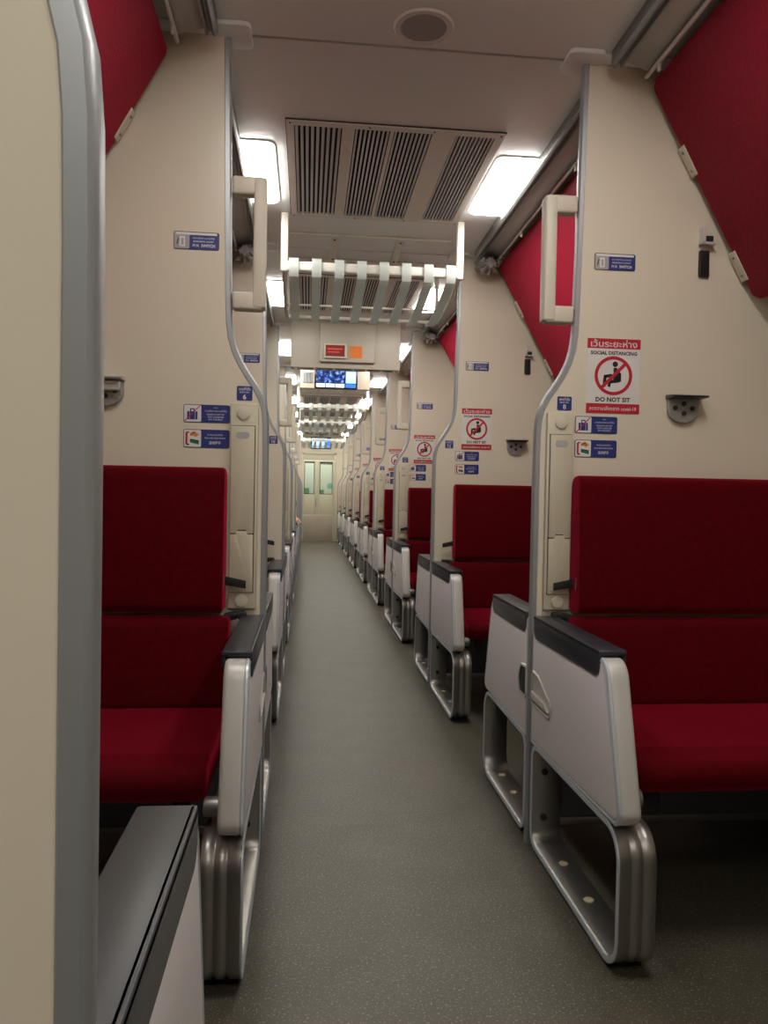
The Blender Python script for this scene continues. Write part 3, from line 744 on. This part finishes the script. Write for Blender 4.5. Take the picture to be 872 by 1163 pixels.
# ------------------------------------------------------------------ luggage racks over the aisle
def make_rack(y):
    r = thing('luggage_rack', '', 'luggage rack', (XC, y, 0), 'overhead luggage racks')
    W0, W1 = -.42, .44
    b = MB()
    for x in (W0, W1): b.box(x-.018, x+.018, -.016, .016, 2.155, CEIL-.001, .008, 3)
    b.box(W0, W1, -.015, .015, 2.160, 2.208, .010, 3); link_mesh('front_frame', b.bm, 'rack_paint', r)
    b = MB()
    for x in (W0, W1):
        b.tube([(x, 0, 2.185), (x, .2, 2.115), (x, .45, 2.085), (x, .62, 2.085), (x, .68, 2.14), (x, .69, CEIL-.001)], .012, 8)
    b.tube([(W0, .63, 2.085), (W1, .63, 2.085)], .011, 8); b.tube([(W0, .36, 2.087), (W1, .36, 2.087)], .006, 8); link_mesh('rear_frame', b.bm, 'rack_paint', r)
    for k in range(8):
        x = W0+.047+k*(W1-W0-.094)/7
        path = [(.018, 2.212), (-.017, 2.213), (-.022, 2.205), (-.022, 2.155), (-.010, 2.138), (.06, 2.122), (.25, 2.090), (.45, 2.068), (.58, 2.062), (.64, 2.07), (.665, 2.10)]
        b = MB(); b.sweep2d(path, [(0, x-.023), (.006, x-.023), (.006, x+.023), (0, x+.023)], 'x', False, flip=True)
        link_mesh('slat', b.bm, 'rack_slat', r)
    b = MB(); b.box(W0, W1, .26, .275, CEIL-.012, CEIL-.001, .003); b.box(W0, W1, .68, .695, CEIL-.012, CEIL-.001, .003)
    for x in (-.17, .18): b.box(x-.02, x+.02, .27, .69, CEIL-.016, CEIL-.001, .004)
    link_mesh('ceiling_bracket', b.bm, 'rack_paint', r)
    b = MB()
    for x in (-.17, .18):
        for y_ in (.31, .64): b.cyl((x, y_, CEIL-.017), 'z', .006, .004, 10)
    link_mesh('screws', b.bm, 'seam_dark', r)
    return r
rk = make_rack(3.77); rk['label'] = 'cream slatted luggage rack hanging nearest the camera'
for y, w_ in ((9.62, 'second from the camera, beyond the television'), (11.6, 'third from the camera'), (15.5, 'farthest, just before the end door')):
    dup(rk, (XC, y, 0), 'cream slatted luggage rack ' + w_)
# display board
bd = thing('display_board', 'beige board hanging from the ceiling with a red display', 'board', (XC, 6.0, 0))
link_mesh('board', MB().box(-.435, .415, 0, .12, 2.065, CEIL-.001, .006).bm, 'board_beige', bd)
link_mesh('cover_plate', MB().box(-.215, .215, -.03, .001, 2.11, 2.405, .008, 3).bm, 'board_beige', bd)
b = MB(); b.box(-.185, -.005, -.05, -.029, 2.135, 2.25, .008, 3); ds = link_mesh('display_frame', b.bm, 'handle_plastic', bd)
b = MB(); b.box(-.17, -.022, -.0525, -.048, 2.15, 2.236, mi=0); b.box(-.155, -.04, -.0535, -.052, 2.20, 2.212, mi=1); b.box(-.155, -.06, -.0535, -.052, 2.178, 2.186, mi=1)
link_mesh('red_screen', b.bm, ['led_red', 'led_text'], ds)
b = MB(); b.box(.018, .112, -.034, -.029, 2.145, 2.236, mi=0)
for z in (2.168, 2.185, 2.202, 2.218): b.box(.03, .10, -.0348, -.033, z, z+.005, mi=1)
link_mesh('orange_notice', b.bm, ['orange_sign', 'print_orange'], bd)
b = MB()
for x in (-.40, -.25, -.1, .05, .15, .27, .37): b.cyl((x, .03, 2.060), 'z', .014, .012, 12, .003)
link_mesh('bolt_heads', b.bm, 'rack_paint', bd)
# television and its board
tv = thing('television', 'flat television with a blue picture below the display board', 'television', (.262, 7.60, 0))
link_mesh('case', MB().box(-.212, .212, 0, .05, 2.128, 2.375, .006).bm, 'screen_black', tv)
b = MB(); Y1 = -.0015
b.box(-.195, .085, Y1, .001, 2.185, 2.365, mi=0)
b.box(.095, .195, Y1, .001, 2.185, 2.365, mi=1); b.box(.10, .19, Y1-.001, Y1, 2.30, 2.35, mi=2); b.box(.10, .19, Y1-.001, Y1, 2.235, 2.285, mi=3)
for x0 in (-.195, -.10, -.005): b.box(x0, x0+.088, Y1, .001, 2.142, 2.178, mi=3)
b.box(.095, .195, Y1, .001, 2.142, 2.178, mi=2)
link_mesh('screen', b.bm, ['screen_picture', 'screen_pale', 'screen_blue', 'screen_white'], tv)
link_mesh('mount_arm', MB().box(-.03, .03, .045, .079, 2.20, 2.30, .004).bm, 'grey_metal', tv)
bb = thing('ceiling_bulkhead', 'beige ceiling bulkhead carrying the television', 'bulkhead', (XC, 7.68, 0), kind='thing')
link_mesh('board', MB().box(-.38, .31, 0, .10, 2.14, CEIL-.001, .006).bm, 'partition_laminate', bb)
b = MB(); b.box(-.35, -.255, -.004, .001, 2.19, 2.29, mi=1)
for k in range(8): b.box(-.347+k*.0118, -.341+k*.0118, -.009, -.003, 2.193, 2.287, mi=0)
link_mesh('grille', b.bm, ['vent_slat', 'vent_dark'], bb)
tv2 = thing('television', 'small blue screen above the end door', 'television', (.285, 17.1, 0))
link_mesh('case', MB().box(-.225, .225, 0, .05, 2.10, 2.36, .006).bm, 'screen_black', tv2)
b = MB(); b.box(-.20, .10, Y1, .001, 2.12, 2.34, mi=1); b.box(.11, .20, Y1, .001, 2.12, 2.34, mi=2); link_mesh('screen', b.bm, ['screen_picture', 'screen_pale', 'screen_blue'], tv2)
link_mesh('hanger', MB().box(-.04, .04, .01, .04, 2.35, CEIL-.001, .004).bm, 'grey_metal', tv2)

# ------------------------------------------------------------------ passengers
def make_person(label, base, face, shirt, pose):
    """one continuous skinned body; base = floor point under the hips, face = +1 towards the end door, -1 towards the camera"""
    V, E, R = [], [], []
    def J(p, r, par=None):
        V.append(Vector((p[0]*face, p[1]*face, p[2]))); R.append(r if isinstance(r, tuple) else (r, r))
        if par is not None: E.append((par, len(V)-1))
        return len(V)-1
    pel = J((0, 0, .57), (.135, .105)); wa = J((0, -.03, .72), (.12, .095), pel); ch = J((0, -.045, .90), (.14, .105), wa); up = J((0, -.045, 1.03), (.125, .085), ch)
    nk = J((0, -.03, 1.12), .052, up); h1 = J((0, -.015, 1.19), .072, nk); h2 = J((0, 0, 1.28), .085, h1); h3 = J((0, -.005, 1.345), .068, h2)
    ns = J((0, .10, 1.255), .014, h2)
    for q in (-1, 1):
        hp = J((q*.10, .03, .545), .085, pel); kn = J((q*.12, .43, .52), .062, hp); cf = J((q*.12, .44, .33), .052, kn); an = J((q*.12, .42, .10), .038, cf); J((q*.13, .55, .045), .035, an)
        sh = J((q*.175, -.045, 1.03), .062, up)
        A = pose[q]
        el = J(A[0], .044, sh); wr = J(A[1], .029, el)
        d = (Vector(A[1])-Vector(A[0])).normalized(); side = Vector(A[2]).normalized(); nrm = d.cross(side).normalized()
        pm = J(Vector(A[1])+d*.055, (.036, .018), wr)
        for k, (off, ln) in enumerate(((-.030, .070), (-.010, .080), (.010, .075), (.029, .060))):
            k0 = J(Vector(A[1])+d*.085+side*off, .0095, pm); k1 = J(Vector(A[1])+d*(.085+ln*.5)+side*off*1.1-Vector((0, 0, 1))*.006, .0085, k0); J(Vector(A[1])+d*(.085+ln*.92)+side*off*1.1-Vector((0, 0, 1))*.02, .007, k1)
        t0 = J(Vector(A[1])+d*.03-side*.038, .011, wr); J(Vector(A[1])+d*.065-side*.060, .009, t0)
    me = bpy.data.meshes.new('body'); me.from_pydata(V, E, []); o = bpy.data.objects.new('body', me); COL.objects.link(o)
    sk = o.modifiers.new('skin', 'SKIN'); ss = o.modifiers.new('sub', 'SUBSURF'); ss.levels = 2; ss.render_levels = 2
    for i, sv in enumerate(me.skin_vertices[0].data): sv.radius = R[i]; sv.use_root = (i == 0)
    bpy.context.view_layer.update()
    m2 = bpy.data.meshes.new_from_object(o.evaluated_get(bpy.context.evaluated_depsgraph_get())); bpy.data.objects.remove(o)
    r = thing('person', label, 'person', base)
    for mm in ('skin', shirt, 'trousers', 'black'): m2.materials.append(MATS[mm])
    for p in m2.polygons:
        c = p.center; x, y, z = c.x*face, c.y*face, c.z; p.use_smooth = True
        k = 0
        if z < .12 and y > .3: k = 3
        elif z < .66 and abs(x) < .21 and y < .52: k = 2
        if z > .60 and z < 1.085:
            k = 1
            for q in (-1, 1):
                A = pose[q]; e, w_ = Vector(A[0]), Vector(A[1]); dd = (w_-e); tt = (Vector((x, y, z))-e).dot(dd)/dd.length_squared
                dist = (Vector((x, y, z))-(e+dd*max(0, min(2, tt)))).length
                if tt > (.25 if A[3] else .95) and dist < .09: k = 0
        if k == 2 and z > .62 and y < .25: k = 1
        p.material_index = k
    bo = bpy.data.objects.new('body', m2); COL.objects.link(bo); bo.parent = r
    b = MB(); tb = bmesh.new(); bmesh.ops.create_uvsphere(tb, u_segments=24, v_segments=14, radius=1)
    bmesh.ops.delete(tb, geom=[v_ for v_ in tb.verts if v_.co.z < -.55 or (v_.co.y > .45 and v_.co.z < .45)], context='VERTS')
    for v_ in tb.verts: v_.co = Vector((v_.co.x*.098*face, (v_.co.y*.112-.012)*face, 1.30+v_.co.z*.112))
    b._take(tb, 0); link_mesh('hair', b.bm, 'hair', r)
    b = MB()
    for q in (-1, 1): b.cyl((q*.034*face, .078*face, 1.288), 'y', .011, .014, 12, .003)
    link_mesh('eyes', b.bm, 'print_black', r)
    return r
# passenger behind the partition with plate 6, looking away; only the shoulder leans into the aisle
make_person('person in a taupe shirt sitting behind the partition with plate 6', (-.44, YN(0)+.37, .03), 1, 'shirt_taupe',
            {1: ((.265, .05, .80), (.16, .27, .64), (1, 0, 0), False), -1: ((-.26, .04, .80), (-.13, .28, .62), (1, 0, 0), False)})
# passenger further back, forearm hanging over the armrest into the aisle
make_person('person resting a bare forearm over an armrest far down the aisle', (-.36, YN(4)-.37, .03), -1, 'shirt_black',
            {1: ((.20, .05, .82), (.12, .28, .64), (1, 0, 0), False), -1: ((-.175, .16, .80), (-.225, .37, .755), (-1, .2, 0), True)})

# ------------------------------------------------------------------ world, camera, view
w = bpy.data.worlds.new('dark'); SC.world = w; w.use_nodes = True
w.node_tree.nodes['Background'].inputs['Color'].default_value = (.02, .02, .022, 1)
cam_d = bpy.data.cameras.new('camera'); cam = bpy.data.objects.new('camera', cam_d); COL.objects.link(cam); SC.camera = cam
yaw, pit, rol = 0.0997101, 0.0204365, 0.019
fw = Vector((sin(yaw)*cos(pit), cos(yaw)*cos(pit), -sin(pit))); r0 = Vector((cos(yaw), -sin(yaw), 0)); u0 = r0.cross(fw)
rr = r0*cos(rol)+u0*sin(rol); uu = -r0*sin(rol)+u0*cos(rol)
M = Matrix((rr, uu, -fw)).transposed().to_4x4(); M.translation = Vector((0, 0, 1.08)); cam.matrix_world = M
cam_d.sensor_fit = 'VERTICAL'; cam_d.sensor_height = 36; cam_d.lens = 36*873/1163; cam_d.clip_start = .02; cam_d.clip_end = 60
SC.view_settings.view_transform = 'Standard'; SC.view_settings.look = 'None'; SC.view_settings.gamma = 1; SC.view_settings.exposure = 0.0
SC.view_settings.use_curve_mapping = False
SC.cycles.max_bounces = 10; SC.cycles.diffuse_bounces = 6
SC.cycles.use_denoising = True
